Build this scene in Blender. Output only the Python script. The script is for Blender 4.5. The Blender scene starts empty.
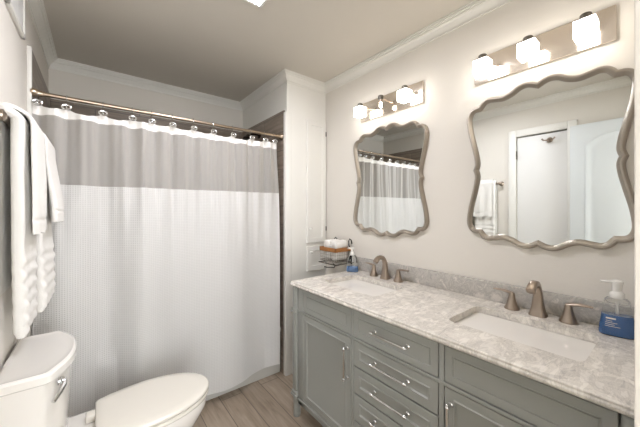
import bpy, bmesh, math, random
from math import sin, cos, pi, radians, sqrt, atan2, exp
from mathutils import Vector, noise

random.seed(7)
SC = bpy.context.scene
COL = SC.collection

# ------------------------------------------------------------------ camera
F_PX, VPX, HOR, CAM_Z = 286.0, 95.5, 209.0, 1.37
yaw = math.atan2(320 - VPX, F_PX)
cd = bpy.data.cameras.new('camera')
cd.sensor_width = 36.0
cd.lens = F_PX / 640.0 * 36.0
cd.shift_y = -(213.5 - HOR) / 640.0
cd.clip_start = 0.02
cam = bpy.data.objects.new('camera', cd)
COL.objects.link(cam)
cam.location = (0, 0, CAM_Z)
cam.rotation_euler = (pi / 2, 0, -yaw)
SC.camera = cam

# ------------------------------------------------------------------ world, exposure
w = bpy.data.worlds.new('world'); SC.world = w; w.use_nodes = True
bg = w.node_tree.nodes['Background']
bg.inputs[0].default_value = (0.95, 0.97, 1.0, 1)
bg.inputs[1].default_value = 3.9
SC.view_settings.view_transform = 'Standard'
SC.view_settings.look = 'None'
SC.view_settings.gamma = 1
SC.view_settings.use_curve_mapping = False
SC.view_settings.exposure = 0.80
SHADE_EMIT = 7.0
BULB_EMIT = 25.0
CEIL_EMIT = 42.0

# ------------------------------------------------------------------ materials
def srgb(h):
    h = h.lstrip('#')
    c = [int(h[i:i + 2], 16) / 255 for i in (0, 2, 4)]
    return tuple((x / 12.92 if x <= .04045 else ((x + .055) / 1.055) ** 2.4) for x in c) + (1,)

class NT:
    def __init__(s, name):
        s.m = bpy.data.materials.new(name); s.m.use_nodes = True
        s.t = s.m.node_tree; s.b = s.t.nodes['Principled BSDF']
    def n(s, typ, **kw):
        nd = s.t.nodes.new(typ)
        for k, v in kw.items():
            if k in nd.inputs: nd.inputs[k].default_value = v
            else: setattr(nd, k, v)
        return nd
    def l(s, a, b): s.t.links.new(a, b)
    def coords(s, scale=(1, 1, 1), rot=(0, 0, 0), loc=(0, 0, 0)):
        g = s.n('ShaderNodeNewGeometry'); mp = s.n('ShaderNodeMapping')
        s.l(g.outputs['Position'], mp.inputs['Vector'])
        mp.inputs['Scale'].default_value = scale; mp.inputs['Rotation'].default_value = rot; mp.inputs['Location'].default_value = loc
        return mp.outputs[0]
    def ocoords(s, scale=(1, 1, 1)):
        g = s.n('ShaderNodeTexCoord'); mp = s.n('ShaderNodeMapping')
        s.l(g.outputs['Object'], mp.inputs['Vector']); mp.inputs['Scale'].default_value = scale
        return mp.outputs[0]
    def ramp(s, fac, stops):
        r = s.n('ShaderNodeValToRGB'); e = r.color_ramp.elements
        while len(e) > 1: e.remove(e[-1])
        e[0].position, e[0].color = stops[0]
        for p, c in stops[1:]:
            x = e.new(p); x.color = c
        s.l(fac, r.inputs[0]); return r.outputs[0]
    def bump(s, h, strength=.3, dist=.002):
        b = s.n('ShaderNodeBump'); b.inputs['Strength'].default_value = strength; b.inputs['Distance'].default_value = dist
        s.l(h, b.inputs['Height']); s.l(b.outputs[0], s.b.inputs['Normal'])
    def mixc(s, fac, a, b, mode='MIX'):
        m = s.n('ShaderNodeMix'); m.data_type = 'RGBA'; m.blend_type = mode
        for sock, val in ((m.inputs[0], fac), (m.inputs[6], a), (m.inputs[7], b)):
            if hasattr(val, 'links') or isinstance(val, bpy.types.NodeSocket): s.l(val, sock)
            else: sock.default_value = val
        return m.outputs[2]

def plain(name, hexc, rough=.5, metal=0, bump=0, bscale=200, coat=0, spec=.5, var=0.03):
    a = NT(name); c = srgb(hexc)
    nz = a.n('ShaderNodeTexNoise', Scale=bscale if bump else 6.0, Detail=3.0)
    a.l(a.ocoords(), nz.inputs['Vector'])
    n2 = a.n('ShaderNodeTexNoise', Scale=4.0, Detail=2.0); a.l(a.ocoords(), n2.inputs['Vector'])
    lo = tuple(x * (1 - var) for x in c[:3]) + (1,); hi = tuple(min(1, x * (1 + var)) for x in c[:3]) + (1,)
    a.l(a.ramp(n2.outputs['Fac'], [(.3, lo), (.7, hi)]), a.b.inputs['Base Color'])
    a.b.inputs['Roughness'].default_value = rough; a.b.inputs['Metallic'].default_value = metal
    a.b.inputs['Specular IOR Level'].default_value = spec
    if coat: a.b.inputs['Coat Weight'].default_value = coat
    if bump: a.bump(nz.outputs['Fac'], bump, .002)
    return a.m

def emit(name, hexc, strength):
    a = NT(name); a.b.inputs['Base Color'].default_value = srgb(hexc)
    a.b.inputs['Emission Color'].default_value = srgb(hexc); a.b.inputs['Emission Strength'].default_value = strength
    return a.m

M = {}
M['wall'] = plain('wall paint', '#dcd7ce', .75, bump=.25, bscale=90, var=.01, spec=.2)
M['ceiling'] = plain('ceiling paint', '#cbc5ba', .8, bump=.15, bscale=60, var=.01, spec=.2)
M['trim'] = plain('white trim paint', '#e3e1da', .45, var=.01)
M['door'] = plain('white door paint', '#e2e1de', .45, var=.01)
M['entry'] = plain('door paint dimmed against daylight', '#cfd3d3', .45, var=.01)  # door white darkened and cooled; daylight on the leaf put into the colour
M['vanity'] = plain('sage grey paint', '#8f908a', .42, var=.02)
M['nickel'] = plain('brushed nickel', '#a5978a', .28, 1, bump=.05, bscale=300)
M['rodmetal'] = plain('bronze nickel', '#b3a28e', .28, 1)
M['chrome'] = plain('chrome', '#dcdcdc', .12, 1)
M['plate'] = plain('satin light plate', '#efe4d8', .15, .92)
M['blackwire'] = plain('black wire', '#1c1a18', .4, .6)
M['lightwire'] = plain('light wire', '#a39c92', .35, .8)
M['darkmetal'] = plain('dark bronze', '#3a342e', .35, .9)
M['greywire'] = plain('grey wire', '#6f6a62', .35, .9)
M['porcelain'] = plain('porcelain', '#ebe7e0', .12, coat=.5, var=.005)
M['plasticwhite'] = plain('white plastic', '#e4e2dc', .25, var=.005)
M['seatwhite'] = plain('toilet seat white', '#e2ddd2', .18, coat=.3, var=.005)
M['tub'] = plain('tub enamel', '#c9c7c0', .2, coat=.3, var=.005)
M['framemat'] = plain('champagne silver frame', '#a1988c', .38, .7, bump=.1, bscale=120, var=.08)
M['towel'] = plain('terry', '#e6e3dd', .95, bump=.9, bscale=420, var=.02, spec=.1)
M['woodrim'] = plain('honey wood', '#a06a35', .5, bump=.2, bscale=80, var=.2)
M['dark'] = plain('painted gap shade', '#2a2724', .9)  # shade colour for the sheet behind the closet door gaps
M['shade'] = emit('lit opal glass', '#fffaf3', SHADE_EMIT)
M['bulb'] = emit('lit bulb', '#fff0dc', BULB_EMIT)
M['panel'] = emit('lit ceiling panel', '#f6f6ff', CEIL_EMIT)

def mirror_mat():
    a = NT('mirror glass'); a.b.inputs['Base Color'].default_value = (.86, .88, .86, 1)
    a.b.inputs['Metallic'].default_value = 1; a.b.inputs['Roughness'].default_value = 0.01
    return a.m
M['mirror'] = mirror_mat()

def glass(name, col, rough=.02, alpha=None, ior=1.45):
    a = NT(name); a.b.inputs['Base Color'].default_value = col
    a.b.inputs['Transmission Weight'].default_value = 1; a.b.inputs['Roughness'].default_value = rough; a.b.inputs['IOR'].default_value = ior
    return a.m
M['clear'] = glass('clear plastic', (.93, .95, .95, 1), .03, ior=1.15)
M['liquid'] = plain('blue soap', '#41699f', .15, coat=.6)
M['paleliquid'] = plain('pale blue soap', '#6586b4', .15, coat=.6)
M['bead'] = glass('clear bead', (.85, .88, .9, 1), .05, ior=1.4)

def marble():
    a = NT('grey veined marble'); v = a.coords()
    n1 = a.n('ShaderNodeTexNoise', Scale=8.0, Detail=10.0, Roughness=.68, Distortion=1.0); a.l(v, n1.inputs['Vector'])
    n2 = a.n('ShaderNodeTexNoise', Scale=15.0, Detail=9.0, Roughness=.68, Distortion=1.2); a.l(a.coords(rot=(0, 0, .6), scale=(.7, 2.0, 1)), n2.inputs['Vector'])
    r1 = a.ramp(n1.outputs['Fac'], [(.30, srgb('#b4b0aa')), (.42, srgb('#d9d3ca')), (.49, srgb('#b9b3ab')), (.54, srgb('#e6e0d6')), (.75, srgb('#ece7de'))])
    r2 = a.ramp(n2.outputs['Fac'], [(.35, srgb('#a5a09b')), (.45, srgb('#e0dad0')), (.50, srgb('#bfb9b0')), (.56, srgb('#ece7de'))])
    a.l(a.mixc(.5, r1, r2), a.b.inputs['Base Color'])
    a.b.inputs['Roughness'].default_value = .16
    return a.m
M['marble'] = marble()

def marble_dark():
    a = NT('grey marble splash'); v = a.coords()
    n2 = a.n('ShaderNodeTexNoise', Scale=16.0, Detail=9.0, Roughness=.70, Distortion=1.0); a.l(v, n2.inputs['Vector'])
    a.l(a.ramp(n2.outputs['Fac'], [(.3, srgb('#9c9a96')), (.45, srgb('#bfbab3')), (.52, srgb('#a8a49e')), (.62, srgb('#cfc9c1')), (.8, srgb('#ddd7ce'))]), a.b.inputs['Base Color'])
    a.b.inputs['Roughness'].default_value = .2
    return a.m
M['marble2'] = marble_dark()

def planks():
    a = NT('wood look floor planks'); v = a.coords(rot=(0, 0, pi / 2), loc=(.2, .07, 0))
    br = a.n('ShaderNodeTexBrick'); a.l(v, br.inputs['Vector'])
    br.offset = .37; br.inputs['Scale'].default_value = 1; br.inputs['Brick Width'].default_value = .92; br.inputs['Row Height'].default_value = .155
    br.inputs['Mortar Size'].default_value = .003; br.inputs['Color1'].default_value = (0, 0, 0, 1); br.inputs['Color2'].default_value = (1, 1, 1, 1); br.inputs['Mortar'].default_value = (.5, .5, .5, 1)
    br.inputs['Bias'].default_value = 0
    g = a.n('ShaderNodeTexNoise', Scale=1.0, Detail=7.0, Roughness=.65, Distortion=.5); a.l(a.coords(scale=(38, 3.2, 1)), g.inputs['Vector'])
    g2 = a.n('ShaderNodeTexNoise', Scale=2.6, Detail=3.0); a.l(a.coords(scale=(2, 1, 1)), g2.inputs['Vector'])
    grain = a.ramp(g.outputs['Fac'], [(.3, srgb('#7a6b5c')), (.5, srgb('#9b8c7b')), (.72, srgb('#b5a694'))])
    tint = a.ramp(br.outputs['Color'], [(0, (.78, .76, .74, 1)), (1, (1.12, 1.1, 1.08, 1))])
    c = a.mixc(1.0, grain, tint, 'MULTIPLY')
    c = a.mixc(.35, c, a.ramp(g2.outputs['Fac'], [(.35, srgb('#827464')), (.65, srgb('#ad9f8f'))]))
    c = a.mixc(br.outputs['Fac'], c, srgb('#6e6256'))
    a.l(c, a.b.inputs['Base Color']); a.b.inputs['Roughness'].default_value = .5
    a.bump(g.outputs['Fac'], .15, .002)
    return a.m
M['floor'] = planks()

def tiles(name, axis):
    a = NT(name)
    rot = {'x': (pi / 2, 0, 0), 'y': (pi / 2, 0, pi / 2)}[axis]
    g = a.n('ShaderNodeNewGeometry'); sp = a.n('ShaderNodeSeparateXYZ'); a.l(g.outputs['Position'], sp.inputs[0])
    cb = a.n('ShaderNodeCombineXYZ'); a.l(sp.outputs[0 if axis == 'x' else 1], cb.inputs[0]); a.l(sp.outputs[2], cb.inputs[1])
    br = a.n('ShaderNodeTexBrick'); a.l(cb.outputs[0], br.inputs['Vector'])
    br.inputs['Scale'].default_value = 1; br.inputs['Brick Width'].default_value = .6; br.inputs['Row Height'].default_value = .155; br.inputs['Mortar Size'].default_value = .003
    br.inputs['Color1'].default_value = (0, 0, 0, 1); br.inputs['Color2'].default_value = (1, 1, 1, 1)
    n = a.n('ShaderNodeTexNoise', Scale=1.0, Detail=7.0, Roughness=.6); mp = a.n('ShaderNodeMapping'); a.l(cb.outputs[0], mp.inputs[0]); mp.inputs['Scale'].default_value = (4, 26, 1); a.l(mp.outputs[0], n.inputs['Vector'])
    c = a.ramp(n.outputs['Fac'], [(.3, srgb('#6f6459')), (.5, srgb('#85796c')), (.7, srgb('#9b8f82'))])
    c = a.mixc(1.0, c, a.ramp(br.outputs['Color'], [(0, (.85, .83, .82, 1)), (1, (1.1, 1.08, 1.06, 1))]), 'MULTIPLY')
    c = a.mixc(br.outputs['Fac'], c, srgb('#6a6058'))
    a.l(c, a.b.inputs['Base Color']); a.b.inputs['Roughness'].default_value = .4
    return a.m
M['tile_y'] = tiles('wood look shower tile side', 'y'); M['tile_x'] = tiles('wood look shower tile back', 'x')

def cloth_waffle():
    a = NT('white waffle weave'); g = a.n('ShaderNodeNewGeometry'); sp = a.n('ShaderNodeSeparateXYZ'); a.l(g.outputs['Position'], sp.inputs[0])
    def wave(sock, pitch):
        m = a.n('ShaderNodeMath', operation='MULTIPLY'); a.l(sock, m.inputs[0]); m.inputs[1].default_value = 2 * pi / pitch
        s = a.n('ShaderNodeMath', operation='SINE'); a.l(m.outputs[0], s.inputs[0]); return s.outputs[0]
    ad = a.n('ShaderNodeMath', operation='MAXIMUM'); a.l(wave(sp.outputs[0], .0105), ad.inputs[0]); a.l(wave(sp.outputs[2], .0105), ad.inputs[1])
    a.l(a.ramp(ad.outputs[0], [(0, srgb('#d2d0cc')), (1, srgb('#dfddd9'))]), a.b.inputs['Base Color'])
    a.bump(ad.outputs[0], .45, .002)
    a.b.inputs['Roughness'].default_value = .95; a.b.inputs['Specular IOR Level'].default_value = .1
    tr = a.n('ShaderNodeBsdfTranslucent'); tr.inputs[0].default_value = (.8, .79, .77, 1)
    mx = a.n('ShaderNodeMixShader'); mx.inputs[0].default_value = .12
    out = a.t.nodes['Material Output']; a.l(a.b.outputs[0], mx.inputs[1]); a.l(tr.outputs[0], mx.inputs[2]); a.l(mx.outputs[0], out.inputs[0])
    return a.m
M['waffle'] = cloth_waffle()
M['header'] = plain('white curtain header', '#eeebe6', .9, bump=.4, bscale=500, spec=.1)
def sheer():
    a = NT('sheer grey voile'); a.b.inputs['Base Color'].default_value = srgb('#d0ccc6'); a.b.inputs['Roughness'].default_value = .8
    nz = a.n('ShaderNodeTexNoise', Scale=700.0); a.l(a.coords(), nz.inputs['Vector'])
    tr = a.n('ShaderNodeBsdfTransparent'); tl = a.n('ShaderNodeBsdfTranslucent'); tl.inputs[0].default_value = srgb('#cfcbc5')
    m1 = a.n('ShaderNodeMixShader'); m1.inputs[0].default_value = .35
    a.l(a.b.outputs[0], m1.inputs[1]); a.l(tl.outputs[0], m1.inputs[2])
    lw = a.n('ShaderNodeLayerWeight'); lw.inputs[0].default_value = .35
    mm = a.n('ShaderNodeMath', operation='MULTIPLY_ADD'); a.l(lw.outputs['Facing'], mm.inputs[0]); mm.inputs[1].default_value = .8; mm.inputs[2].default_value = .58; mm.use_clamp = True
    m2 = a.n('ShaderNodeMixShader'); a.l(mm.outputs[0], m2.inputs[0])
    a.l(tr.outputs[0], m2.inputs[1]); a.l(m1.outputs[0], m2.inputs[2])
    a.l(m2.outputs[0], a.t.nodes['Material Output'].inputs[0])
    return a.m
M['sheer'] = sheer()

# ------------------------------------------------------------------ mesh helpers
ORG = {}
class MB:
    def __init__(s): s.v = []; s.f = []
    def add(s, v, f):
        o = len(s.v); s.v += [tuple(p) for p in v]; s.f += [tuple(i + o for i in q) for q in f]; return s
    def box(s, a, b, bev=0):
        x0, x1 = sorted((a[0], b[0])); y0, y1 = sorted((a[1], b[1])); z0, z1 = sorted((a[2], b[2]))
        if bev <= 0:
            v = [(x, y, z) for x in (x0, x1) for y in (y0, y1) for z in (z0, z1)]
            return s.add(v, [(0, 1, 3, 2), (4, 6, 7, 5), (0, 4, 5, 1), (2, 3, 7, 6), (0, 2, 6, 4), (1, 5, 7, 3)])
        bm = bmesh.new(); bmesh.ops.create_cube(bm, size=1)
        for q in bm.verts: q.co = Vector(((x0 + x1) / 2 + q.co.x * (x1 - x0), (y0 + y1) / 2 + q.co.y * (y1 - y0), (z0 + z1) / 2 + q.co.z * (z1 - z0)))
        bmesh.ops.bevel(bm, geom=bm.edges[:], offset=min(bev, .49 * min(x1 - x0, y1 - y0, z1 - z0)), segments=3, profile=.5, affect='EDGES')
        bm.verts.index_update(); s.add([q.co[:] for q in bm.verts], [[q.index for q in f.verts] for f in bm.faces]); bm.free(); return s
    def loft(s, rings, cap=True, closed=True):
        n = len(rings[0]); v = [p for r in rings for p in r]; f = []
        for i in range(len(rings) - 1):
            for j in range(n if closed else n - 1):
                k = (j + 1) % n
                f.append((i * n + j, i * n + k, (i + 1) * n + k, (i + 1) * n + j))
        if cap: f.append(tuple(range(n - 1, -1, -1))); f.append(tuple((len(rings) - 1) * n + j for j in range(n)))
        return s.add(v, f)
    def tube(s, path, r, n=10, closed=False, cap=True):
        path = [Vector(p) for p in path]; m = len(path); rr = r if isinstance(r, (list, tuple)) else [r] * m
        rings = []; up = None
        for i, p in enumerate(path):
            a = path[(i - 1) % m] if (closed or i > 0) else p; b = path[(i + 1) % m] if (closed or i < m - 1) else p
            t = (b - a).normalized()
            if up is None: up = t.orthogonal().normalized()
            up = (up - t * up.dot(t))
            up = up.normalized() if up.length > 1e-6 else t.orthogonal().normalized()
            sd = t.cross(up)
            rings.append([p + (up * cos(2 * pi * k / n) + sd * sin(2 * pi * k / n)) * rr[i] for k in range(n)])
        if closed: rings.append(rings[0]); return s.loft(rings, False)
        return s.loft(rings, cap)
    def lathe(s, prof, c=(0, 0, 0), n=24, sx=1, sy=1, axis='z'):
        rings = []
        for r, h in prof:
            ring = []
            for k in range(n):
                a = 2 * pi * k / n; p = (r * cos(a) * sx, r * sin(a) * sy, h)
                if axis == 'x': p = (p[2], p[0], p[1])
                if axis == 'y': p = (p[0], p[2], p[1])
                ring.append((c[0] + p[0], c[1] + p[1], c[2] + p[2]))
            rings.append(ring)
        return s.loft(rings, True)
    def ball(s, c, r, n=12):
        prof = [(max(1e-4, r * sin(pi * i / 8)), -r * cos(pi * i / 8)) for i in range(9)]
        return s.lathe(prof, c, n)
    def build(s, name, mat, parent=None, loc=(0, 0, 0), ang=35, smooth=True):
        org = Vector(ORG[parent.name]) if parent else Vector(loc)
        me = bpy.data.meshes.new(name)
        me.from_pydata([tuple(Vector(p) - org) for p in s.v], [], s.f)
        bm = bmesh.new(); bm.from_mesh(me); bmesh.ops.recalc_face_normals(bm, faces=bm.faces); bm.to_mesh(me); bm.free()
        if smooth:
            me.polygons.foreach_set('use_smooth', [True] * len(me.polygons)); me.set_sharp_from_angle(angle=radians(ang))
        me.materials.append(M[mat]); me.update()
        o = bpy.data.objects.new(name, me); COL.objects.link(o)
        if parent: o.parent = parent
        else: o.location = org
        ORG[o.name] = tuple(org)
        return o

def tag(o, label=None, cat=None, group=None, kind=None):
    if label: o['label'] = label
    if cat: o['category'] = cat
    if group: o['group'] = group
    if kind: o['kind'] = kind
    return o
def thing(name, label, cat, loc, group=None):
    o = bpy.data.objects.new(name, None); COL.objects.link(o); o.location = loc; o.empty_display_size = .05
    ORG[o.name] = tuple(loc); return tag(o, label, cat, group)
def copy_thing(o, delta, label):
    def rec(src, par):
        c = src.copy(); COL.objects.link(c); ORG[c.name] = ORG[src.name]
        if par: c.parent = par
        for ch in [q for q in bpy.data.objects if q.parent == src]: rec(ch, c)
        return c
    kids = rec(o, None); kids.location = Vector(o.location) + Vector(delta); kids['label'] = label
    ORG[kids.name] = tuple(kids.location)
    return kids
def structure(name, mb, mat, ang=35):
    o = mb.build(name, mat, None, ang=ang); o['kind'] = 'structure'; return o
def arc(c, r, a0, a1, n, plane='xz'):
    out = []
    for i in range(n + 1):
        a = a0 + (a1 - a0) * i / n; u, v = r * cos(a), r * sin(a)
        out.append({'xz': (c[0] + u, c[1], c[2] + v), 'yz': (c[0], c[1] + u, c[2] + v), 'xy': (c[0] + u, c[1] + v, c[2])}[plane])
    return out

# ------------------------------------------------------------------ room dimensions
XL, XR, YN, YB, CZ = -.275, 1.65, .045, 2.92, 2.49       # left, right, near, back, ceiling
PX, PY = 1.24, 2.02                                       # linen cupboard bump-out
TUBY = 2.085

structure('floor', MB().box((-1.0, -1.75, -.05), (XR + .1, YB + .1, 0)), 'floor')
structure('wall_hall_sky_block', MB().box((-1.0, -1.75, 0), (-.9, YN - .12, 2.6)).box((1.35, -1.75, 0), (1.45, YN - .12, 2.6)).box((-1.0, YN - .14, 0), (XL - .1, YN - .12, 2.6)), 'wall')  # unseen hall walls, added to block sky light from the sides
structure('ceiling_hall_sky_block', MB().box((-1.0, -1.75, 2.5), (1.45, YN - .13, 2.6)), 'ceiling')  # unseen hall ceiling, added to keep overhead sky light out
structure('ceiling', MB().box((XL - .1, YN - .12, CZ), (XR + .1, YB + .1, CZ + .08)), 'ceiling')
CY0, CY1, CDZ = .69, 1.115, 2.14                           # closet opening in the left wall
mb = MB(); mb.box((XL - .1, YN - .12, 0), (XL, CY0, CZ)); mb.box((XL - .1, CY1, 0), (XL, YB + .1, CZ)); mb.box((XL - .1, CY0, CDZ), (XL, CY1, CZ))
structure('wall_left', mb, 'wall')
structure('wall_right', MB().box((XR, YN - .12, 0), (XR + .1, YB + .1, CZ)), 'wall')
structure('wall_back', MB().box((XL, YB, 0), (XR, YB + .1, CZ)), 'wall')
mb = MB(); mb.box((.65, YN - .12, 0), (XR, YN, CZ)); mb.box((XL, YN - .12, 2.16), (.65, YN, CZ))
structure('wall_near', mb, 'wall')
mb = MB(); mb.box((PX, PY, 0), (XR, YB, CZ))
structure('wall_linen_cupboard', mb, 'trim')
# shower tile
TZ = 2.19
structure('wall_shower_left', MB().box((XL, TUBY - .01, 0), (XL + .012, YB, TZ + .02)), 'tile_y')
structure('wall_shower_right', MB().box((PX - .012, PY + .03, 0), (PX, YB, TZ)), 'tile_y')
structure('wall_shower_back', MB().box((XL + .012, YB - .012, 0), (PX - .012, YB, TZ)), 'tile_x')
structure('trim_1', MB().box((XL, TUBY - .025, 0), (XL + .018, TUBY - .005, TZ + .012), .003), 'trim')
structure('trim_2', MB().box((PX - .016, PY - .006, 0), (PX + .045, PY + .03, 2.17), .003), 'trim')

# crown moulding swept round the room
def sweep_loop(path, prof, mb, closed=True):
    n = len(path); rings = []
    for i in range(n):
        p = Vector(path[i]); a = Vector(path[(i - 1) % n]); b = Vector(path[(i + 1) % n])
        if not closed and i == 0: a = p - (b - p)
        if not closed and i == n - 1: b = p + (p - a)
        d0 = (p - a).normalized(); d1 = (b - p).normalized()
        n0 = Vector((d0.y, -d0.x)); n1 = Vector((d1.y, -d1.x)); m = (n0 + n1); m = m / max(.2, m.dot(n0)) if m.length > .01 else n0
        rings.append([(p.x + m.x * o, p.y + m.y * o, z) for o, z in prof])
    if closed: rings.append(rings[0])
    mb.loft(rings, not closed); return mb
loop = [(XL, YN), (XL, YB), (PX, YB), (PX, PY), (XR, PY), (XR, YN)]
prof = [(0, CZ - .072), (.007, CZ - .072), (.008, CZ - .062), (.004, CZ - .060), (.010, CZ - .052), (.024, CZ - .034), (.036, CZ - .026), (.036, CZ - .020), (.044, CZ - .019), (.047, CZ - .012), (.044, CZ - .008), (.054, CZ - .007), (.054, CZ), (0, CZ)]
structure('trim_3', sweep_loop(loop, prof, MB()), 'trim', 18)
bprof = [(0, 0), (.014, 0), (.014, .072), (.009, .086), (0, .09)]
structure('baseboard_cupboard', sweep_loop([(PX + .045, PY), (XR, PY), (XR, 1.62)], bprof, MB(), False), 'trim', 25)
structure('baseboard_left', sweep_loop([(XL, CY1 + .08), (XL, TUBY - .05)], bprof, MB(), False), 'trim', 25)
# jamb of the entry
structure('trim_4', MB().box((.63, YN - .13, 0), (.652, YN + .001, 2.16), .002), 'wall')
# closet door in left wall with casing
mb = MB(); mb.box((XL - .05, CY0 + .004, .01), (XL - .014, CY1 - .004, CDZ - .012), .002)
d1 = structure('door_1', mb, 'door')
structure('trim_5', MB().box((XL, CY1, 0), (XL + .016, CY1 + .07, CDZ + .07), .004).box((XL, CY0 - .07, 0), (XL + .016, CY0, CDZ + .07), .004).box((XL, CY0, CDZ), (XL + .016, CY1, CDZ + .07), .004), 'trim')
structure('trim_6', MB().tube([(XL + .004, CY1 - .002, 1.90), (XL + .004, CY1 - .002, 1.99)], .006, 8), 'greywire')
structure('wall_closet_gap_shade', MB().box((XL - .12, CY0 - .02, 0), (XL - .1, CY1 + .02, CDZ + .02)), 'dark')  # dark sheet; shade in the door gaps is put into its colour

# open entry door leaf against the left wall, arched panels
def door_leaf():
    x0, x1, y0, y1, z0, z1 = -.235, -.20, .055, .66, .01, 2.14
    mb = MB().box((x0, y0, z0), (x1, y1, z1), .002)
    def outline(ya, yb, za, zb, arch, ins):
        ya += ins; yb -= ins; za += ins; zb -= ins
        pts = [(ya, za), (yb, za)]
        for i in range(17):
            t = i / 16; y = yb + (ya - yb) * t; pts.append((y, zb - arch * (2 * t - 1) ** 2))
        return pts
    for (za, zb, arch) in ((1.02, 2.04, .085), (.22, .92, 0)):
        prof = [(0, 0), (.008, .006), (.018, .006), (.03, .0005), (.06, .0005), (.075, .005)]
        rings = [[(x1 + h, y, z) for y, z in outline(y0 + .10, y1 - .10, za, zb, arch, i)] for i, h in prof]
        mb.loft(rings, True)
    return mb
structure('door_2', door_leaf(), 'entry')

# grille high on left wall
vent = thing('wall_grille', 'white louvred grille high on the left wall near the ceiling', 'vent', (XL, 1.75, 2.16))
vy0, vy1, vz0, vz1 = 1.60, 1.915, 2.165, 2.37
mb = MB()
for a, b in (((vy0, vz0), (vy1, vz0 + .018)), ((vy0, vz1 - .018), (vy1, vz1)), ((vy0, vz0), (vy0 + .018, vz1)), ((vy1 - .018, vz0), (vy1, vz1))):
    mb.box((XL, a[0], a[1]), (XL + .016, b[0], b[1]), .003)
mb.build('frame', 'trim', vent)
MB().box((XL, vy0 + .01, vz0 + .01), (XL + .002, vy1 - .01, vz1 - .01)).build('backing', 'greywire', vent)
mb = MB()
for i in range(17):
    y = vy0 + .026 + i * .0161
    mb.box((XL + .003, y, vz0 + .016), (XL + .011, y + .010, vz1 - .016))
mb.build('louvres', 'door', vent)

# cupboard doors on the bump-out
def raised_front(mb, u0, u1, z0, z1, steps, place):
    rings = [[place(u0 + i, z0 + i, h), place(u1 - i, z0 + i, h), place(u1 - i, z1 - i, h), place(u0 + i, z1 - i, h)] for i, h in steps]
    return mb.loft(rings, True)
DST = [(0, .0), (0, .014), (.003, .017), (.042, .017), (.047, .010), (.058, .009), (.064, .009)]
pl = lambda u, z, h: (u, PY - h, z)
for nm, z0, z1, lab, knob in (('u', 1.075, 2.145, 'tall white panelled linen cupboard door with small knob at its lower left', (1.46, 1.20)), ('l', .83, 1.045, 'short white linen cupboard door below the tall one behind the wire basket', (1.475, 1.0))):
    d = thing('cupboard_door', lab, 'cupboard door', (1.54, PY, z0), 'doors of the linen cupboard')
    MB_ = MB(); raised_front(MB_, 1.435, 1.644, z0, z1, DST, pl); MB_.build('door_panel', 'trim', d, ang=20)
    MB().lathe([(.006, 0), (.005, .012), (.012, .018), (.013, .024), (.008, .029), (.001, .030)], (knob[0], PY - .017, knob[1]), 14, axis='y').build('knob', 'plasticwhite', d)
    if nm == 'u':
        for z in (z1 - .10, z0 + .12):
            MB().tube([(1.640, PY - .019, z - .02), (1.640, PY - .019, z + .02)], .005, 8).build('hinge', 'greywire', d)
# fix knob direction (lathe grows +y, flip towards room)
for o in list(bpy.data.objects):
    if o.name.startswith('knob') and o.parent and o.parent.name.startswith('cupboard_door'):
        for v in o.data.vertices:
            yy = PY - .017 - o.parent.location.y
            v.co.y = yy - (v.co.y - yy)

# ------------------------------------------------------------------ ceiling light
cl = thing('ceiling_light', 'square lit flush ceiling light at the top edge of the photo', 'ceiling light', (.55, 1.23, CZ))
lx1, ly1 = .712, 1.432
mb = MB()
for a, b in (((lx1 - .32, ly1 - .32), (lx1, ly1 - .306)), ((lx1 - .32, ly1 - .014), (lx1, ly1)), ((lx1 - .32, ly1 - .32), (lx1 - .306, ly1)), ((lx1 - .014, ly1 - .32), (lx1, ly1))):
    mb.box((a[0], a[1], CZ - .022), (b[0], b[1], CZ), .002)
mb.build('frame', 'trim', cl)
MB().box((lx1 - .306, ly1 - .306, CZ - .016), (lx1 - .014, ly1 - .014, CZ - .004), .003).build('diffuser', 'panel', cl)

# ------------------------------------------------------------------ bathtub
tub = thing('bathtub', 'white alcove bathtub behind the shower curtain', 'bathtub', (.48, 2.5, 0))
tx0, tx1, ty0, ty1 = XL + .014, PX - .014, TUBY, YB - .014
def rrect(x0, x1, y0, y1, r, z, n=6):
    out = []
    for cx, cy, a in ((x1 - r, y1 - r, 0), (x0 + r, y1 - r, pi / 2), (x0 + r, y0 + r, pi), (x1 - r, y0 + r, 1.5 * pi)):
        for i in range(n + 1):
            t = a + pi / 2 * i / n; out.append((cx + r * cos(t), cy + r * sin(t), z))
    return out
rings = [rrect(tx0, tx1, ty0 + .02, ty1, .01, 0), rrect(tx0, tx1, ty0 + .012, ty1, .01, .04), rrect(tx0, tx1, ty0 + .012, ty1, .01, .33), rrect(tx0, tx1, ty0, ty1, .012, .355), rrect(tx0, tx1, ty0, ty1, .015, .375), rrect(tx0 + .01, tx1 - .01, ty0 + .01, ty1 - .005, .02, .385),
         rrect(tx0 + .07, tx1 - .07, ty0 + .08, ty1 - .07, .12, .383), rrect(tx0 + .09, tx1 - .09, ty0 + .10, ty1 - .09, .12, .36), rrect(tx0 + .16, tx1 - .13, ty0 + .14, ty1 - .13, .14, .10), rrect(tx0 + .25, tx1 - .2, ty0 + .2, ty1 - .18, .12, .07)]
MB().loft(rings).build('tub_shell', 'tub', tub, ang=50)

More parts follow.
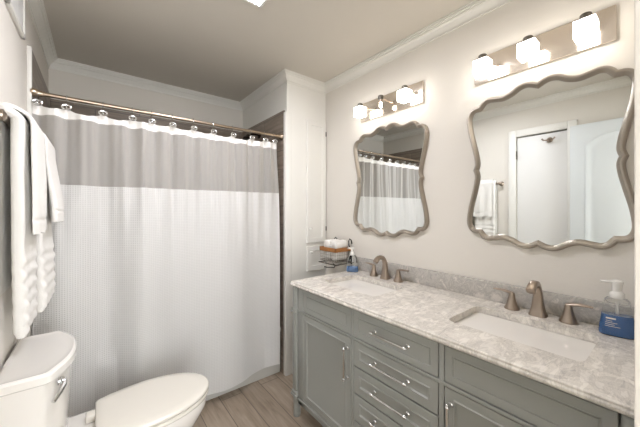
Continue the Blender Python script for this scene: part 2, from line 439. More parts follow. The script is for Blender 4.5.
# ------------------------------------------------------------------ curtain rod, rings, curtain
RY, RZ = 2.085, 1.975
rod = thing('curtain_rod', 'brushed metal shower curtain rod spanning the bathtub alcove', 'curtain rod', (XL, RY, RZ))
MB().tube([(XL + .014, RY, RZ), (PX - .014, RY, RZ)], .0110, 16).build('rod_tube', 'rodmetal', rod)
for x, s in ((XL + .0121, 1), (PX - .0121, -1)):
    pts = [(.027, 0), (.027, .006), (.022, .012), (.018, .03), (.016, .045)]
    MB().lathe([(r, s * h) for r, h in pts], (x, RY, RZ), 20, axis='x').build('flange', 'rodmetal', rod)

NR = 12
ringx = [-.236, -.123, .034, .176, .279, .397, .527, .659, .802, .949, 1.065, 1.150]
ordn = ['first', 'second', 'third', 'fourth', 'fifth', 'sixth', 'seventh', 'eighth', 'ninth', 'tenth', 'eleventh', 'twelfth']
proto = None
HZ = RZ - .048
for i, x in enumerate(ringx):
    lab = 'metal curtain ring with clear bead on the rod, %s from the left' % ordn[i] if i < NR - 1 else 'metal curtain ring with clear bead at the right end of the rod'
    if proto is None:
        proto = thing('curtain_ring', lab, 'curtain ring', (x, RY, RZ), 'curtain rings on the shower rod')
        loopp = [(x, RY + .0165 * sin(a), RZ - .002 + .0165 * cos(a)) for a in [radians(-150 + 15 * k) for k in range(21)]]
        MB().tube(loopp + [(x, RY + .004, RZ - .032), (x, RY - .010, RZ - .045)], .0022, 6).build('hook', 'chrome', proto)
        MB().tube([(px_, py_, RZ - .056 + (pz_ - RZ + .056) * .72) for px_, py_, pz_ in arc((x, RY - .030, RZ - .056), .017, 0, 2 * pi * 23 / 24, 23, 'xz')], .0055, 8, closed=True).ball((x, RY - .030, RZ - .056), .005).build('bead', 'chrome', proto)
    else:
        copy_thing(proto, (x - ringx[0], 0, 0), lab)

cur = thing('shower_curtain', 'white waffle shower curtain with a sheer grey window band', 'shower curtain', (.46, RY, 0))
cx0, cx1 = -.255, 1.168
def smooth(t): t = max(0, min(1, t)); return t * t * (3 - 2 * t)
def cur_top(x):
    ks = ringx
    if x <= ks[0]: return HZ - .002
    if x >= ks[-1]: return HZ - .004
    for a, b in zip(ks, ks[1:]):
        if a <= x <= b:
            t = (x - a) / (b - a); return HZ - .032 * (4 * t * (1 - t)) ** .8 * min(1.25, (b - a) / .12)
def phase(x):
    ks = ringx
    if x <= ks[0]: return (x - ks[0]) / .1
    for k, (a, b) in enumerate(zip(ks, ks[1:])):
        if x <= b: return k + (x - a) / (b - a)
    return len(ks) - 1 + (x - ks[-1]) / .1
def cur_y(x, z):
    t = smooth((HZ - z) / 1.0)
    c_ = cos(2 * pi * phase(x)); top = (.020 * c_ + .007 * sin(x * 73 + 1) * sin(x * 13) + .004 * sin(x * 131)) * (1 - .96 * t)
    mid = (.034 if x < .2 else .034 - .018 * smooth((x - .2) / .4)) * sin(x * 15 + .6 + 1.2 * sin(x * 4)) * smooth((HZ - z) / .7) * (1 - .4 * smooth((x - .5) / .5))
    low = .036 * sin(x * 12.5 + 1.0) * t
    fine = .003 * sin(x * 47 + 3 * z) * (1 - t)
    y = RY - .024 + top + mid * .8 + low * .7 + fine - .016 * t
    return min(y, TUBY - .008) if z < .5 else y
def cur_zbot(x): return .082 + .010 * sin(x * 6.0 + 1.2) + .012 * smooth((x - .9) / .3)
def sheet(fz0, fz1, nz, nx=260, off=0):
    mb = MB(); rows = []
    for j in range(nz + 1):
        row = []
        for i in range(nx + 1):
            x = cx0 + (cx1 - cx0) * i / nx; za, zb = fz0(x), fz1(x); z = za + (zb - za) * j / nz
            xx = x + (.018 * smooth((HZ - z) / .5) if i > nx * .9 else 0) * smooth((i / nx - .9) / .1)
            row.append((xx, cur_y(x, z) + off, z))
        rows.append(row)
    front = rows; n = nx + 1
    v = [p for r in rows for p in r] + [(p[0], p[1] + .0016, p[2]) for r in rows for p in r]; N = n * (nz + 1); f = []
    for j in range(nz):
        for i in range(nx):
            a = j * n + i; f.append((a, a + 1, a + n + 1, a + n)); f.append((a + N, a + n + N, a + n + 1 + N, a + 1 + N))
    for i in range(nx):
        f.append((i, i + N, i + 1 + N, i + 1)); a = nz * n + i; f.append((a, a + 1, a + 1 + N, a + N))
    for j in range(nz):
        a = j * n; f.append((a, a + n, a + n + N, a + N)); a = j * n + nx; f.append((a, a + N, a + n + N, a + n))
    mb.add(v, f); return mb
sheet(cur_top, lambda x: HZ - .066, 4).build('header_band', 'header', cur, ang=70)
SZ = 1.500
sheet(lambda x: HZ - .066, lambda x: SZ, 16).build('sheer_band', 'sheer', cur, ang=70)
sheet(lambda x: SZ, cur_zbot, 40).build('waffle_panel', 'waffle', cur, ang=70)

# ------------------------------------------------------------------ towel bar and towels
BX, BZ = -.222, 1.65
tb = thing('towel_bar', 'brushed nickel towel bar on the left wall holding white towels', 'towel bar', (XL, 1.55, BZ))
MB().tube([(BX, 1.245, BZ), (BX, 1.99, BZ)], .009, 14).build('bar', 'nickel', tb)
for y in (1.255, 1.98):
    MB().lathe([(.026, 0), (.026, .006), (.018, .014), (.011, .022), (.010, .040), (.017, .042), (.019, .050), (.017, .060), (.006, .066), (.001, .0665)], (XL, y, BZ), 18, axis='x').build('bracket', 'nickel', tb)

def towel(name, label, y0, y1, rf, tf, rb, tbk, rise, tin, zf, zb, flare, band, seed, group):
    """closed cross-section swept along the bar: rf/tf inner radius and thickness of the front leg, rb/tbk of the back leg"""
    ny = 48; rings = []
    def section(y, ty):
        e = min(ty, 1 - ty) * (y1 - y0)
        k = 1 - .60 * exp(-e / .008)
        f0, f1 = rf + tf / 2 * (1 - k), rf + tf / 2 * (1 + k)
        b0, b1 = rb + tbk / 2 * (1 - k), rb + tbk / 2 * (1 + k)
        def wob(z, side):
            d = (BZ - z)
            w_ = noise.noise(Vector((y * 8 + seed, z * 3, side * 3))) * .009 * smooth(d / .3) + noise.noise(Vector((y * 30 + seed, z * 22, side * 3))) * .0014
            w_ += .0035 * sin(y * 70 + seed + 2 * z) * smooth(d / .2)
            if band and zf + .02 < z < zf + .27:
                t_ = smooth((zf + .27 - z) / .05) * smooth((z - zf - .02) / .03)
                w_ += .0028 * sin((z - zf) * 2 * pi / .046 + .9 * noise.noise(Vector((y * 6, seed, z * 5)))) * t_
            elif not band:
                w_ -= .0030 * exp(-((z - zf - .045) / .006) ** 2)
            return w_
        out, inn = [], []
        nf = 150
        for i in range(nf + 1):
            z = zf + (BZ - zf) * i / nf; d = BZ - z
            fl = flare * smooth(d / (BZ - zf))
            rnd = .45 + .55 * smooth((z - zf) / .018) if band else 1
            dz = .008 * noise.noise(Vector((y * 12, seed, 0))) * (1 - i / nf)
            mid = (f0 + f1) / 2
            out.append((BX + mid + (f1 - mid) * rnd + fl + wob(z, 1), y, z + dz)); inn.append((BX + mid + (f0 - mid) * rnd + fl * .8 + .25 * wob(z, 1), y, z + dz))
        for i in range(1, 14):
            a = pi * i / 14; t = .5 - .5 * cos(a)
            ro = f1 * (1 - t) + b1 * t; ri = f0 * (1 - t) + b0 * t
            top = rise
            out.append((BX + ro * cos(a), y, BZ + (tin + top) * sin(a))); inn.append((BX + ri * cos(a), y, BZ + tin * sin(a)))
        for i in range(0, 15):
            z = BZ - (BZ - zb) * i / 14
            out.append((max(XL + .001, BX - b1), y, z)); inn.append((BX - b0, y, z))
        return out + inn[::-1]
    for k in range(ny + 1):
        t = k / ny; t = .5 - .5 * cos(pi * t); y = y0 + (y1 - y0) * t
        rings.append(section(y, t))
    o = MB().loft(rings).build(name, 'towel', None, (BX, (y0 + y1) / 2, zf), ang=80)
    return tag(o, label, 'towel', group)
towel('bath_towel', 'long white bath towel on the bar, nearest the camera', 1.29, 1.50, .0105, .034, .011, .018, .030, .0105, .962, 1.10, .004, True, 3.1, 'white bath towels on the towel bar')
towel('bath_towel', 'long white bath towel on the bar, nearest the shower', 1.565, 1.875, .0105, .034, .011, .018, .030, .0105, .962, 1.10, .022, True, 8.4, 'white bath towels on the towel bar')
towel('hand_towel', 'short white hand towel over the near bath towel', 1.315, 1.558, .053, .013, .030, .012, .013, .0425, 1.285, 1.33, .006, False, 5.2, 'white hand towels on the towel bar')
towel('hand_towel', 'short white hand towel over the bath towel nearest the shower', 1.585, 1.905, .053, .016, .030, .012, .013, .0425, 1.315, 1.35, .034, False, 12.7, 'white hand towels on the towel bar')

# shower head behind the curtain
sh = thing('shower_fixture', 'dark shower head on its arm behind the curtain, above the right end of the rod', 'shower head', (PX - .012, 2.5, 2.06))
MB().lathe([(.030, 0), (.030, -.004), (.012, -.008)], (PX - .0121, 2.5, 2.07), 18, axis='x').tube([(PX - .014, 2.5, 2.07), (PX - .06, 2.5, 2.075), (PX - .10, 2.49, 2.065), (PX - .125, 2.485, 2.045)], .009, 10).build('arm', 'darkmetal', sh)
MB().lathe([(.014, .03), (.022, .02), (.044, .004), (.048, -.006), (.044, -.010), (.001, -.010)], (PX - .135, 2.482, 2.025), 24).build('shower_head', 'darkmetal', sh)

# ------------------------------------------------------------------ toilet
TY = 1.585
toi = thing('toilet', 'white two piece toilet with closed lid against the left wall', 'toilet', (0, TY, 0))
def tank_ring(z, hw, xb, xc, xf, r=.01):
    # back corners, then chamfered near/far corner and bowed front
    pts = [(xb, TY - hw + .012), (xb + .004, TY - hw + .004), (xb + .012, TY - hw)]
    pts += [(xc - .012, TY - hw), (xc - .003, TY - hw + .003), (xc + .004, TY - hw + .010)]
    n = 14
    for i in range(1, n):
        t = -1 + 2 * i / n; pts.append((xc + (xf - xc) * (1 - abs(t) ** 2.4), TY + t * (hw - .010)))
    pts += [(xc + .004, TY + hw - .010), (xc - .003, TY + hw - .003), (xc - .012, TY + hw), (xb + .012, TY + hw), (xb + .004, TY + hw - .004), (xb, TY + hw - .012)]
    return [(x, y, z) for x, y in pts]
xb = XL + .012
MB().loft([tank_ring(.415, .195, xb + .01, -.150, -.100), tank_ring(.43, .203, xb + .005, -.142, -.092), tank_ring(.60, .210, xb + .003, -.138, -.084), tank_ring(.765, .214, xb + .003, -.135, -.078)]).build('tank', 'porcelain', toi, ang=28)
def li(d, z): return tank_ring(z, .228 - d, xb - .004 + d, -.123 - d, -.063 - d)
MB().loft([li(.006, .762), li(0, .768), li(0, .792), li(.004, .799), li(.010, .8015), li(.018, .799), li(.03, .7975), li(.06, .797)]).build('tank_lid', 'porcelain', toi, ang=28)
lev = MB(); 
lx, ly, lz = -.104, 1.427, .735
lev.lathe([(.014, 0), (.014, .008), (.010, .012), (.009, .018), (.001, .019)], (lx - .004, ly, lz), 16, axis='x')
lev.tube([(lx + .014, ly + .002, lz), (lx + .012, ly - .012, lz - .012), (lx + .002, ly - .034, lz - .026), (lx - .012, ly - .060, lz - .043)], [.007, .009, .0095, .0065], 10)
lev.build('flush_lever', 'chrome', toi)
def egg(x0, x1, hw, z, n=48, back=.12, flat=.09, off=0):
    """oval seat outline: flat back at x0, tip at x1"""
    L = x1 - x0; xm = x0 + L * .44
    side = []
    for k in range(19):                       # tip to widest
        a = pi / 2 * k / 18; side.append((xm + (x1 - xm) * cos(a), hw * sin(a)))
    for k in range(1, 9):                     # widest to back corner
        t = k / 8; side.append((xm + (x0 + .012 - xm) * t, hw * (1 - .20 * t ** 1.8)))
    side.append((x0 + .003, hw * .80 - .008)); side.append((x0, hw * .80 - .020)); side.append((x0, hw * .35))
    full = side + [(x, -y) for x, y in reversed(side[1:])]
    return [(x, TY + y, z) for x, y in full]
def scaled(r, k, z, cx=.22, dx=0): return [(cx + (x - cx) * k + dx, TY + (y - TY) * k, z) for x, y, _ in r]
base = egg(.0, .475, .185, 0)
MB().loft([scaled(base, .97, .437), scaled(base, 1.0, .441), scaled(base, 1.005, .450), scaled(base, .995, .457), scaled(base, .97, .4605), scaled(base, .8, .463), scaled(base, .3, .464)]).build('seat_lid', 'seatwhite', toi, ang=60)
MB().loft([scaled(base, .95, .414), scaled(base, .99, .417), scaled(base, 1.0, .424), scaled(base, .99, .433), scaled(base, .96, .435)]).build('seat', 'seatwhite', toi, ang=60)
bowl = [scaled(base, .955, .413), scaled(base, .965, .405), scaled(base, .95, .37), scaled(base, .87, .31, dx=-.015), scaled(base, .72, .24, dx=-.05), scaled(base, .60, .17, dx=-.085), scaled(base, .56, .09, dx=-.095), scaled(base, .58, .03, dx=-.095), scaled(base, .60, 0, dx=-.095)]
MB().loft(bowl).build('bowl', 'porcelain', toi, ang=60)
MB().box((xb + .03, TY - .10, .0), (.05, TY + .10, .30), .03).box((xb + .005, TY - .17, .31), (.06, TY + .17, .414), .02).build('pedestal', 'porcelain', toi)
for s in (-1, 1):
    MB().box((-.035, TY + s * .075 - .024, .414), (.012, TY + s * .075 + .024, .446), .006).build('hinge', 'seatwhite', toi)

# ------------------------------------------------------------------ vanity cabinet
VX, VY0, VY1 = 1.045, .062, 1.605
van = thing('vanity_cabinet', 'sage grey double sink vanity cabinet with doors and drawers', 'vanity cabinet', (1.34, .845, 0))
mb = MB()
mb.box((VX + .022, VY0 + .03, .115), (XR - .004, VY1 - .03, .735))       # carcass body
mb.box((VX + .022, VY0 + .03, .735), (VX + .06, VY1 - .03, .859))        # front strip of the box under the top
mb.box((XR - .06, VY0 + .03, .735), (XR - .004, VY1 - .03, .859))
for yy in (VY0 + .03, VY1 - .05): mb.box((VX + .03, yy, .735), (XR - .01, yy + .02, .859))
mb.build('carcass', 'vanity', van)
mb = MB()
def fr(y0, y1, z0, z1, d=0): mb.box((VX - d, y0, z0), (VX + .024, y1, z1), .0015)
fr(VY0 + .03, VY1 - .03, .855, .860)
fr(VY0 + .03, VY1 - .03, .700, .712, .004)
fr(VY0 + .03, VY1 - .03, .10, .145)
for a, b in ((1.052, 1.068), (.566, .586), (1.508, 1.563), (.104, .112)): fr(a, b, .10, .860)
mb.build('face_frame', 'vanity', van)
for a, b in (((VX - .006, VY0 + .03, .125), (VX + .001, VY1 - .03, .138)),):
    MB().box(a, b, .002).build('base_moulding', 'vanity', van)
# corner posts with collars
for px_, py_ in ((VX + .010, VY1 - .013), (VX + .010, VY0 + .013), (XR - .03, VY1 - .022), (XR - .03, VY0 + .022)):
    m2 = MB(); h = .0235
    m2.lathe([(.0225, .0), (.0235, .002), (.0235, .118), (.026, .122), (.026, .128), (.022, .132), (.022, .140)], (px_, py_, 0), 20)
    m2.box((px_ - h - .009, py_ - h - .009, .136), (px_ + h + .009, py_ + h + .009, .154), .006)
    m2.box((px_ - h - .004, py_ - h - .004, .152), (px_ + h + .004, py_ + h + .004, .172), .005)
    m2.box((px_ - h, py_ - h, .17), (px_ + h, py_ + h, .860), .011)
    m2.box((px_ - h - .008, py_ - h - .008, .684), (px_ + h + .008, py_ + h + .008, .698), .006)
    m2.box((px_ - h - .004, py_ - h - .004, .696), (px_ + h + .004, py_ + h + .004, .714), .005)
    m2.build('leg', 'vanity', van)
PST = [(0, -.018), (0, -.0015), (.0015, 0), (.034, 0), (.037, .003), (.041, .003), (.045, -.003), (.050, -.0045)]
PST2 = [(0, -.018), (0, -.0015), (.0015, 0), (.030, 0), (.032, -.003), (.035, -.003), (.037, 0), (.045, 0)]
pv = lambda u, z, h: (VX - h - .001, u, z)
G = .0036
def pull(par, p0, p1):
    p0, p1 = Vector(p0), Vector(p1); d = (p1 - p0).normalized(); out = Vector((-1, 0, 0)); m3 = MB()
    m3.tube([p0 + out * .030 - d * .002, p1 + out * .030 + d * .002], .0056, 10)
    for p, s in ((p0, -1), (p1, 1)):
        m3.tube([p, p + out * .004, p + out * .008, p + out * .026], [.0095, .0095, .0055, .0055], 12)
        m3.ball(p + out * .030, .0088)
        m3.ball(p + out * .030 + d * s * .009, .0055)
    m3.build('handle', 'chrome', par)
def front(name, y0, y1, z0, z1, steps, hp=None, lab=None):
    m4 = MB(); raised_front(m4, y0 + G, y1 - G, z0 + G, z1 - G, steps, pv)
    o = m4.build(name, 'vanity', van, ang=20)
    if hp: pull(o, *hp)
    return o
front('drawer', 1.068, 1.508, .712, .855, PST2)
front('drawer', .10, .566, .712, .855, PST2)
front('drawer', .586, 1.052, .712, .855, PST2, ((VX, .905, .787), (VX, .725, .787)))
zs = [.700, .566, .427, .287, .145]
for a, b in zip(zs, zs[1:]):
    zc = (a + b) / 2 + .004
    front('drawer', .586, 1.052, b, a, PST, ((VX, .905, zc), (VX, .725, zc)))
front('door', 1.068, 1.508, .145, .700, PST, ((VX, 1.093, .640), (VX, 1.093, .485)))
front('door', .10, .566, .145, .700, PST, ((VX, .538, .640), (VX, .538, .485)))

# ------------------------------------------------------------------ countertop with cut outs, splash
top = thing('countertop', 'grey veined white marble countertop on the sage vanity', 'countertop', (1.34, .845, .86))
KX0, KX1, KY0, KY1 = 1.020, XR - .001, .050, 1.622
SINKS = [(1.345, 1.27), (1.345, .415)]; SHX, SHY = .148, .222
def counter():
    def out(o, z): return [(KX0 + o, KY0, z), (KX1, KY0, z), (KX1, KY1 - o, z), (KX0 + o, KY1 - o, z)]
    steps = [(.016, .8602), (.006, .862), (.001, .868), (.0, .874), (.003, .879), (.003, .882), (.001, .885), (.002, .888), (.006, .890)]
    mb = MB(); mb.loft([out(o, z) for o, z in steps], False)
    bm = bmesh.new()
    for which in (0, 1):
        o, z = (steps[-1] if which else steps[0])
        es = []
        def addloop(pts):
            vs = [bm.verts.new(p) for p in pts]
            for i in range(len(vs)): es.append(bm.edges.new((vs[i], vs[(i + 1) % len(vs)])))
        addloop(out(o, z))
        for cx, cy in SINKS: addloop(rrect(cx - SHX, cx + SHX, cy - SHY, cy + SHY, .03, z))
        bmesh.ops.triangle_fill(bm, use_beauty=True, use_dissolve=False, edges=es)
    bm.verts.index_update()
    mb.add([v.co[:] for v in bm.verts], [[v.index for v in f.verts] for f in bm.faces]); bm.free()
    for cx, cy in SINKS:
        mb.loft([rrect(cx - SHX, cx + SHX, cy - SHY, cy + SHY, .03, steps[0][1]), rrect(cx - SHX, cx + SHX, cy - SHY, cy + SHY, .03, .890)], False)
    return mb
counter().build('slab', 'marble', top, ang=30)
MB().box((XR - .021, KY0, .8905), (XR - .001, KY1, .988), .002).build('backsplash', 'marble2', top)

for i, (cx, cy) in enumerate(SINKS):
    s = thing('sink', ['white rectangular undermount sink at the cupboard end of the vanity', 'white rectangular undermount sink in front of the larger near mirror'][i], 'sink', (cx, cy, .74), 'undermount sinks')
    def rr(k, z, r=.035): return rrect(cx - SHX - k, cx + SHX + k, cy - SHY - k, cy + SHY + k, r, z)
    m5 = MB().loft([rr(.022, .859), rr(.004, .859), rr(.000, .852), rr(-.006, .82), rr(-.016, .775, .05), rr(-.035, .752, .06), rr(-.07, .745, .05), rr(-.12, .742, .02)], True)
    m5.build('basin', 'porcelain', s, ang=50)
    MB().lathe([(.001, .0), (.020, .0), (.022, .002), (.018, .004), (.001, .0045)], (cx, cy, .7425), 20).build('drain', 'nickel', s)

# ------------------------------------------------------------------ faucets
FX = 1.573
def faucet(cy, label):
    f = thing('faucet', label, 'faucet', (FX, cy, .89), 'brushed nickel faucets')
    def sq(c, hx, hy, tilt=0, n=6):
        # rounded square cross-section ring in plane spanned by direction
        pts = []
        for k in range(24):
            a = 2 * pi * k / 24; ca, sa = cos(a), sin(a); p = 4
            r = (abs(ca) ** p + abs(sa) ** p) ** (-1 / p)
            u, v = ca * r * hx, sa * r * hy
            pts.append((c[0] + u * cos(tilt), c[1] + v, c[2] - u * sin(tilt)))
        return pts
    path = [((FX, .8905), .031, .034, 0), ((FX, .896), .030, .033, 0), ((FX, .905), .026, .029, 0), ((FX - .001, .93), .0205, .023, 0), ((FX - .001, .965), .0155, .019, .0), ((FX - .004, .995), .0135, .017, -.1),
            ((FX - .014, 1.022), .012, .0145, -.5), ((FX - .030, 1.038), .012, .0145, -1.1), ((FX - .050, 1.043), .012, .0150, -1.6), ((FX - .070, 1.040), .0128, .0155, -1.85), ((FX - .088, 1.030), .0135, .0165, -2.1), ((FX - .102, 1.016), .0142, .0175, -2.3), ((FX - .104, 1.012), .011, .013, -2.35)]
    MB().loft([sq((p[0], cy, p[1]), hx, hy, tl) for p, hx, hy, tl in path]).build('spout', 'nickel', f, ang=45)
    for sgn in (-1, 1):
        hy_ = cy + sgn * .105; hx_ = FX + .003
        m6 = MB().lathe([(.031, 0), (.032, .003), (.030, .007), (.024, .020), (.018, .040), (.014, .058), (.0135, .068), (.011, .076), (.001, .079)], (hx_, hy_, .8905), 20, sx=.95)
        hd = m6.build('handle', 'nickel', f, ang=45)
        pts = [(hx_, hy_ - sgn * .008, .962), (hx_, hy_ + sgn * .015, .969), (hx_, hy_ + sgn * .045, .973), (hx_, hy_ + sgn * .078, .972)]
        rings = []
        for (x, y, z), wx, wz in zip(pts, (.010, .013, .013, .009), (.008, .0075, .006, .004)):
            rings.append([(x + wx * cos(a), y, z + wz * sin(a)) for a in [2 * pi * k / 14 for k in range(14)]])
        MB().loft(rings).build('lever', 'nickel', hd, ang=60)
faucet(1.275, 'brushed nickel faucet below the small far mirror')
faucet(.408, 'brushed nickel faucet below the larger near mirror')

# ------------------------------------------------------------------ soap bottles
def soap(cx, cy, label, liq, hfac, k, rot):
    s = thing('soap_dispenser', label, 'soap dispenser', (cx, cy, .8905), 'soap dispensers on the countertop')
    def ring(w, d, z, n=28):
        out = []
        for i in range(n):
            a = 2 * pi * i / n; ca, sa = cos(a), sin(a); r = (abs(ca) ** 3 + abs(sa) ** 3) ** (-1 / 3)
            x, y = ca * r * d * k, sa * r * w * k
            out.append((cx + x * cos(rot) - y * sin(rot), cy + x * sin(rot) + y * cos(rot), .8905 + z * k))
        return out
    hs = [(.050, .028, 0), (.053, .031, .004), (.054, .032, .010), (.050, .030, .045), (.044, .027, .090), (.039, .025, .122), (.036, .024, .140), (.030, .020, .147), (.017, .017, .150)]
    MB().loft([ring(*h) for h in hs]).build('bottle', 'clear', s, ang=50)
    z1 = hfac
    def wat(z):
        for a, b in zip(hs, hs[1:]):
            if a[2] <= z <= b[2]:
                t = (z - a[2]) / (b[2] - a[2]); return a[0] + (b[0] - a[0]) * t, a[1] + (b[1] - a[1]) * t
    lv = [.003, .010, .03, .05, .07, z1]
    MB().loft([ring(wat(z)[0] - .003, wat(z)[1] - .003, z) for z in lv if z <= z1]).build('liquid', liq, s, ang=50)
    pm = MB().lathe([(r_ * k, (h_ + .010) * k) for r_, h_ in ((.020, .138), (.022, .140), (.022, .158), (.017, .163), (.014, .166), (.0155, .192), (.018, .197), (.018, .206), (.011, .211), (.001, .212))], (cx, cy, .8905), 20)
    dx, dy = -cos(rot + .9), -sin(rot + .9)
    dx, dy = -sin(.0) - .35, .93
    rings = []
    for t, ww, hh in ((0, .013, .007), (.02, .011, .006), (.040, .009, .005), (.050, .006, .004)):
        c = Vector((cx + dx * t * k, cy + dy * t * k, .8905 + (.214 - t * .05) * k)); sd = Vector((-dy, dx, 0)).normalized()
        rings.append([tuple(c + sd * cos(a) * ww * k + Vector((0, 0, 1)) * sin(a) * hh * k) for a in [2 * pi * q / 10 for q in range(10)]])
    pm.loft(rings); pm.build('pump', 'plasticwhite', s, ang=45)
    MB().tube([(cx, cy, .8905 + .085 * k), (cx, cy, .8905 + .138 * k)], .004 * k, 8).build('dip_tube', 'plasticwhite', s)
    return s, ring, wat
s1, rg, wt = soap(1.560, .158, 'clear foaming soap bottle with blue liquid and white pump at the near end', 'liquid', .082, .95, .2)
soap(1.548, 1.570, 'small clear soap bottle with pale blue liquid beside the wire basket', 'paleliquid', .052, .84, .75)
# pale printed lettering on the near bottle's label (unreadable at this size: short strokes)
mb = MB()
rot = .2
def lab_pt(u, z):
    w_, d_ = wt(z - .8905); a = -(d_ + .0008); r = (max(0, 1 - abs(u / w_) ** 3)) ** (1 / 3)
    x, y = a * r, u
    return (1.560 + .95 * (x * cos(rot) - y * sin(rot)), .158 + .95 * (x * sin(rot) + y * cos(rot)), .8905 + (z - .8905) * .95)
def stroke(u0, u1, z, h):
    n = 6; v = []
    for i in range(n + 1):
        u = u0 + (u1 - u0) * i / n; v += [lab_pt(u, z - h / 2), lab_pt(u, z + h / 2)]
    mb.add(v, [(2 * i, 2 * i + 2, 2 * i + 3, 2 * i + 1) for i in range(n)])
stroke(.034, .006, .8905 + .070, .0055)
for i, (a, b) in enumerate(((.034, .016), (.036, .002), (.036, .010), (.037, -.006))): stroke(a, b, .8905 + .060 - i * .007, .0016)
mb.build('label_print', 'plasticwhite', s1)

# ------------------------------------------------------------------ mirrors
Q = [[(0, .384), (.025, .396), (.052, .400), (.082, .393), (.112, .375), (.146, .365), (.18, .370), (.212, .375), (.240, .366), (.262, .342)],
     [(.262, .342), (.288, .339), (.308, .325), (.320, .300), (.323, .265), (.314, .20), (.298, .13), (.285, .07), (.281, .03), (.290, 0)]]
def catmull(p, n=6):
    out = []
    for i in range(len(p) - 1):
        p0 = p[max(0, i - 1)]; p1 = p[i]; p2 = p[i + 1]; p3 = p[min(len(p) - 1, i + 2)]
        for k in range(n):
            t = k / n; out.append(tuple(.5 * ((2 * p1[j]) + (-p0[j] + p2[j]) * t + (2 * p0[j] - 5 * p1[j] + 4 * p2[j] - p3[j]) * t * t + (-p0[j] + 3 * p1[j] - 3 * p2[j] + p3[j]) * t ** 3) for j in (0, 1)))
    return out
quad = []
for seg in Q: quad += catmull(seg)
# outline clockwise from the top centre
half = quad + [(.290, 0)]
right = half + [(a, -b) for a, b in reversed(half[:-1])]
outline = right + [(-a, b) for a, b in reversed(right[1:-1])]
def offset(o, d):
    n = len(o); res = []
    for i in range(n):
        a, p, b = Vector(o[i - 1]), Vector(o[i]), Vector(o[(i + 1) % n])
        d0, d1 = (p - a).normalized(), (b - p).normalized(); n0 = Vector((d0.y, -d0.x)); n1 = Vector((d1.y, -d1.x)); m = (n0 + n1)
        m = m / max(.55, m.dot(n0)); res.append((p.x + m.x * d, p.y + m.y * d))
    return res
def mirror(cy, cz, label):
    m = thing('wall_mirror', label, 'mirror', (XR, cy, cz), 'scalloped vanity mirrors')
    prof = [(-.002, .0005), (-.002, .016), (.001, .025), (.006, .031), (.012, .031), (.016, .026), (.020, .020), (.024, .012), (.025, .006)]
    rings = []
    for o_, h in prof:
        rings.append([(XR - h, cy - a, cz + b) for a, b in offset(outline, o_)])
    MB().loft(rings, False).build('frame', 'framemat', m, ang=40)
    cusps = [(0, .384), (0, -.384), (.290, 0), (-.290, 0)] + [(sx_ * .262, sz_ * .342) for sx_ in (-1, 1) for sz_ in (-1, 1)]
    thin = [p for p in outline if all(not (1e-5 < math.hypot(p[0] - c[0], p[1] - c[1]) < .022) for c in cusps)]
    ring = [(XR - .009, cy - a, cz + b) for a, b in offset(thin, .020)]
    back = [(XR - .002, p[1], p[2]) for p in ring]
    cf = [(XR - .009, cy, cz)]
    gl = MB(); n_ = len(ring); gl.add(ring + cf, [(i, (i + 1) % n_, n_) for i in range(n_)]); gl.add(back + [(XR - .002, cy, cz)], [(i, (i + 1) % n_, n_) for i in range(n_)]); gl.loft([back, ring], False)
    gl.build('mirror_glass', 'mirror', m, smooth=False)
mirror(1.315, 1.572, 'silver framed scalloped mirror nearest the linen cupboard')
mirror(.425, 1.580, 'silver framed scalloped mirror above the near sink')

# ------------------------------------------------------------------ vanity lights
def vlight(cy, label, missing):
    v = thing('vanity_light', label, 'wall light', (XR, cy, 2.12), 'bar lights over the mirrors')
    z0, z1 = 2.048, 2.188
    MB().box((XR - .014, cy - .272, z0), (XR, cy + .272, z1), .002).build('back_plate', 'plate', v)
    sx = 1.552; h = .034; zb, zt = 2.058, 2.126
    for k in (-1, 0, 1):
        y = cy + k * .195
        a = MB().tube([(XR - .014, y, zt + .010), (sx, y, zt + .010)], .006, 10)
        MB().lathe([(.018, 0), (.019, .001), (.019, .026), (.016, .029), (.001, .0295)], (sx, y, zt), 16).build('cap', 'greywire', v)
        if missing and k == 0:
            a.lathe([(.011, .001), (.011, -.020), (.001, -.021)], (sx, y, zt), 14)
        a.build('arm', 'nickel', v)
        if missing and k == 0:
            MB().lathe([(.001, 0), (.008, -.001), (.009, -.010), (.009, -.026), (.006, -.033), (.001, -.035)], (sx, y, zt - .0205), 14).build('bulb', 'bulb', v)
        else:
            MB().box((sx - h, y - h, zb), (sx + h, y + h, zt - .0005), .003).build('glass_shade', 'shade', v)
vlight(1.297, 'bar light over the far mirror with its middle shade missing', True)
vlight(.440, 'bar light over the near mirror with three lit cube shades', False)

# ------------------------------------------------------------------ wire basket on the wall with rolled towels
bx0, bx1, by0, by1, bz0, bz1 = 1.458, 1.632, 1.665, 1.865, .968, 1.083
bk = thing('wire_basket', 'wire basket with honey wood rim mounted beside the linen cupboard', 'basket', (1.55, 1.765, .95))
mb = MB()
for a, b in (((bx0, by0), (bx1, by0 + .010)), ((bx0, by1 - .010), (bx1, by1)), ((bx0, by0), (bx0 + .010, by1)), ((bx1 - .010, by0), (bx1, by1))):
    mb.box((a[0], a[1], 1.030), (b[0], b[1], 1.062), .002)
mb.build('wood_rim', 'woodrim', bk)
mb = MB()
e = .005
for z in (.955, .98, 1.005):
    mb.tube([(bx0 + e, by0 + e, z), (bx1 - e, by0 + e, z), (bx1 - e, by1 - e, z), (bx0 + e, by1 - e, z)], .0015 if z > .96 else .003, 6, closed=True)
for i in range(1, 9):
    y = by0 + (by1 - by0) * i / 9; mb.tube([(bx0 + e, y, 1.035), (bx0 + e, y, .955), (bx1 - e, y, .955), (bx1 - e, y, 1.035)], .0013, 5)
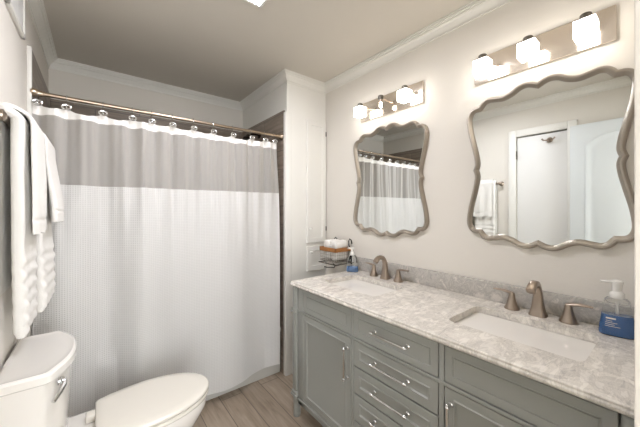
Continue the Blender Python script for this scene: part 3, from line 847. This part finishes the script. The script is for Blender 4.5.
for i in range(0, 8):
    x = bx0 + e + (bx1 - bx0 - 2 * e) * i / 7; mb.tube([(x, by0 + e, 1.035), (x, by0 + e, .955), (x, by1 - e, .955), (x, by1 - e, 1.035)], .0013, 5)
mb.build('wire_mesh', 'lightwire', bk)
# lower wire tray and brackets
mb = MB()
for z in (.935,):
    mb.tube([(bx0 - .004, by0 - .004, z), (XR - .006, by0 - .004, z), (XR - .006, by1, z), (bx0 - .004, by1, z)], .0042, 8, closed=True)
    for i in range(1, 6):
        y = by0 + (by1 - by0) * i / 6; mb.tube([(bx0, y, z), (XR - .006, y, z)], .0015, 5)
mb.build('lower_rack', 'greywire', bk)
mb = MB()
for y in (by0 + .012, by1 - .012):
    mb.tube([(XR - .004, y, 1.085), (XR - .010, y, 1.115), (XR - .028, y, 1.128), (XR - .038, y, 1.110), (XR - .036, y, 1.075), (XR - .010, y, 1.04), (XR - .004, y, .99), (XR - .004, y, .92), ], .004, 8)
    if y < by0 + .1: mb.build('bracket', 'blackwire', bk); mb = MB()
mb.build('bracket', 'blackwire', bk); mb = MB()
mb.tube([(bx0 + .02, by0 + .05, .935), (bx0 + .024, by0 + .03, .925), (bx0 + .02, by0 + .035, .912), (bx0 - .01, by0 + .08, .908), (bx0 - .03, by0 + .10, .912)], .0042, 8)
mb.build('towel_hook', 'blackwire', bk)

def roll(x0, y0, x1, y1, z, r, label, seed):
    mb = MB(); rings = []; n = 26; L = 16
    a = Vector((x0, y0, z)); b = Vector((x1, y1, z)); d = (b - a).normalized(); sd = Vector((-d.y, d.x, 0))
    for i in range(L + 1):
        t = i / L; p = a + (b - a) * t; e_ = min(t, 1 - t); rr_ = r * (1 - .22 * exp(-e_ / .03))
        ring = []
        for k in range(n):
            an = 2 * pi * k / n; q = rr_ * (1 + .03 * noise.noise(Vector((k * .5 + seed, t * 4, 0))) - (.05 if k == 5 else 0))
            se = (abs(cos(an)) ** 3.4 + abs(sin(an)) ** 3.4) ** (-1 / 3.4); ring.append(tuple(p + sd * cos(an) * q * se + Vector((0, 0, 1)) * sin(an) * q * se * .98))
        rings.append(ring)
    mb.loft(rings)
    o = mb.build('rolled_towel', 'towel', None, (((x0 + x1) / 2), (y0 + y1) / 2, z - r), ang=60)
    tag(o, label, 'towel', 'rolled towels in the wire basket')
roll(1.480, 1.718, 1.610, 1.718, 1.000, .039, 'rolled white towel low in the wire basket, nearer the faucets', 1)
roll(1.480, 1.806, 1.610, 1.806, 1.000, .039, 'rolled white towel low in the wire basket, nearer the cupboard', 4)
roll(1.484, 1.724, 1.608, 1.724, 1.079, .039, 'rolled white towel on top in the wire basket, nearer the faucets', 7)
roll(1.484, 1.808, 1.608, 1.808, 1.079, .039, 'rolled white towel on top in the wire basket, nearer the cupboard', 9)

# ------------------------------------------------------------------ robe hook on the closet door (seen in the near mirror)
hk = thing('robe_hook', 'nickel double robe hook on the closet door, seen in the near mirror', 'hook', (XL - .0135, .83, 2.06))
m7 = MB().lathe([(.026, 0), (.026, .005), (.018, .010), (.008, .014), (.008, .040)], (XL - .0135, .83, 2.06), 20, axis='x')
m7.build('base_plate', 'nickel', hk)
for s in (-1, 1):
    MB().tube([(XL + .024, .83, 2.06), (XL + .034, .83 + s * .02, 2.052), (XL + .040, .83 + s * .040, 2.056), (XL + .040, .83 + s * .052, 2.072)], [.007, .006, .006, .008], 10).build('prong', 'nickel', hk)
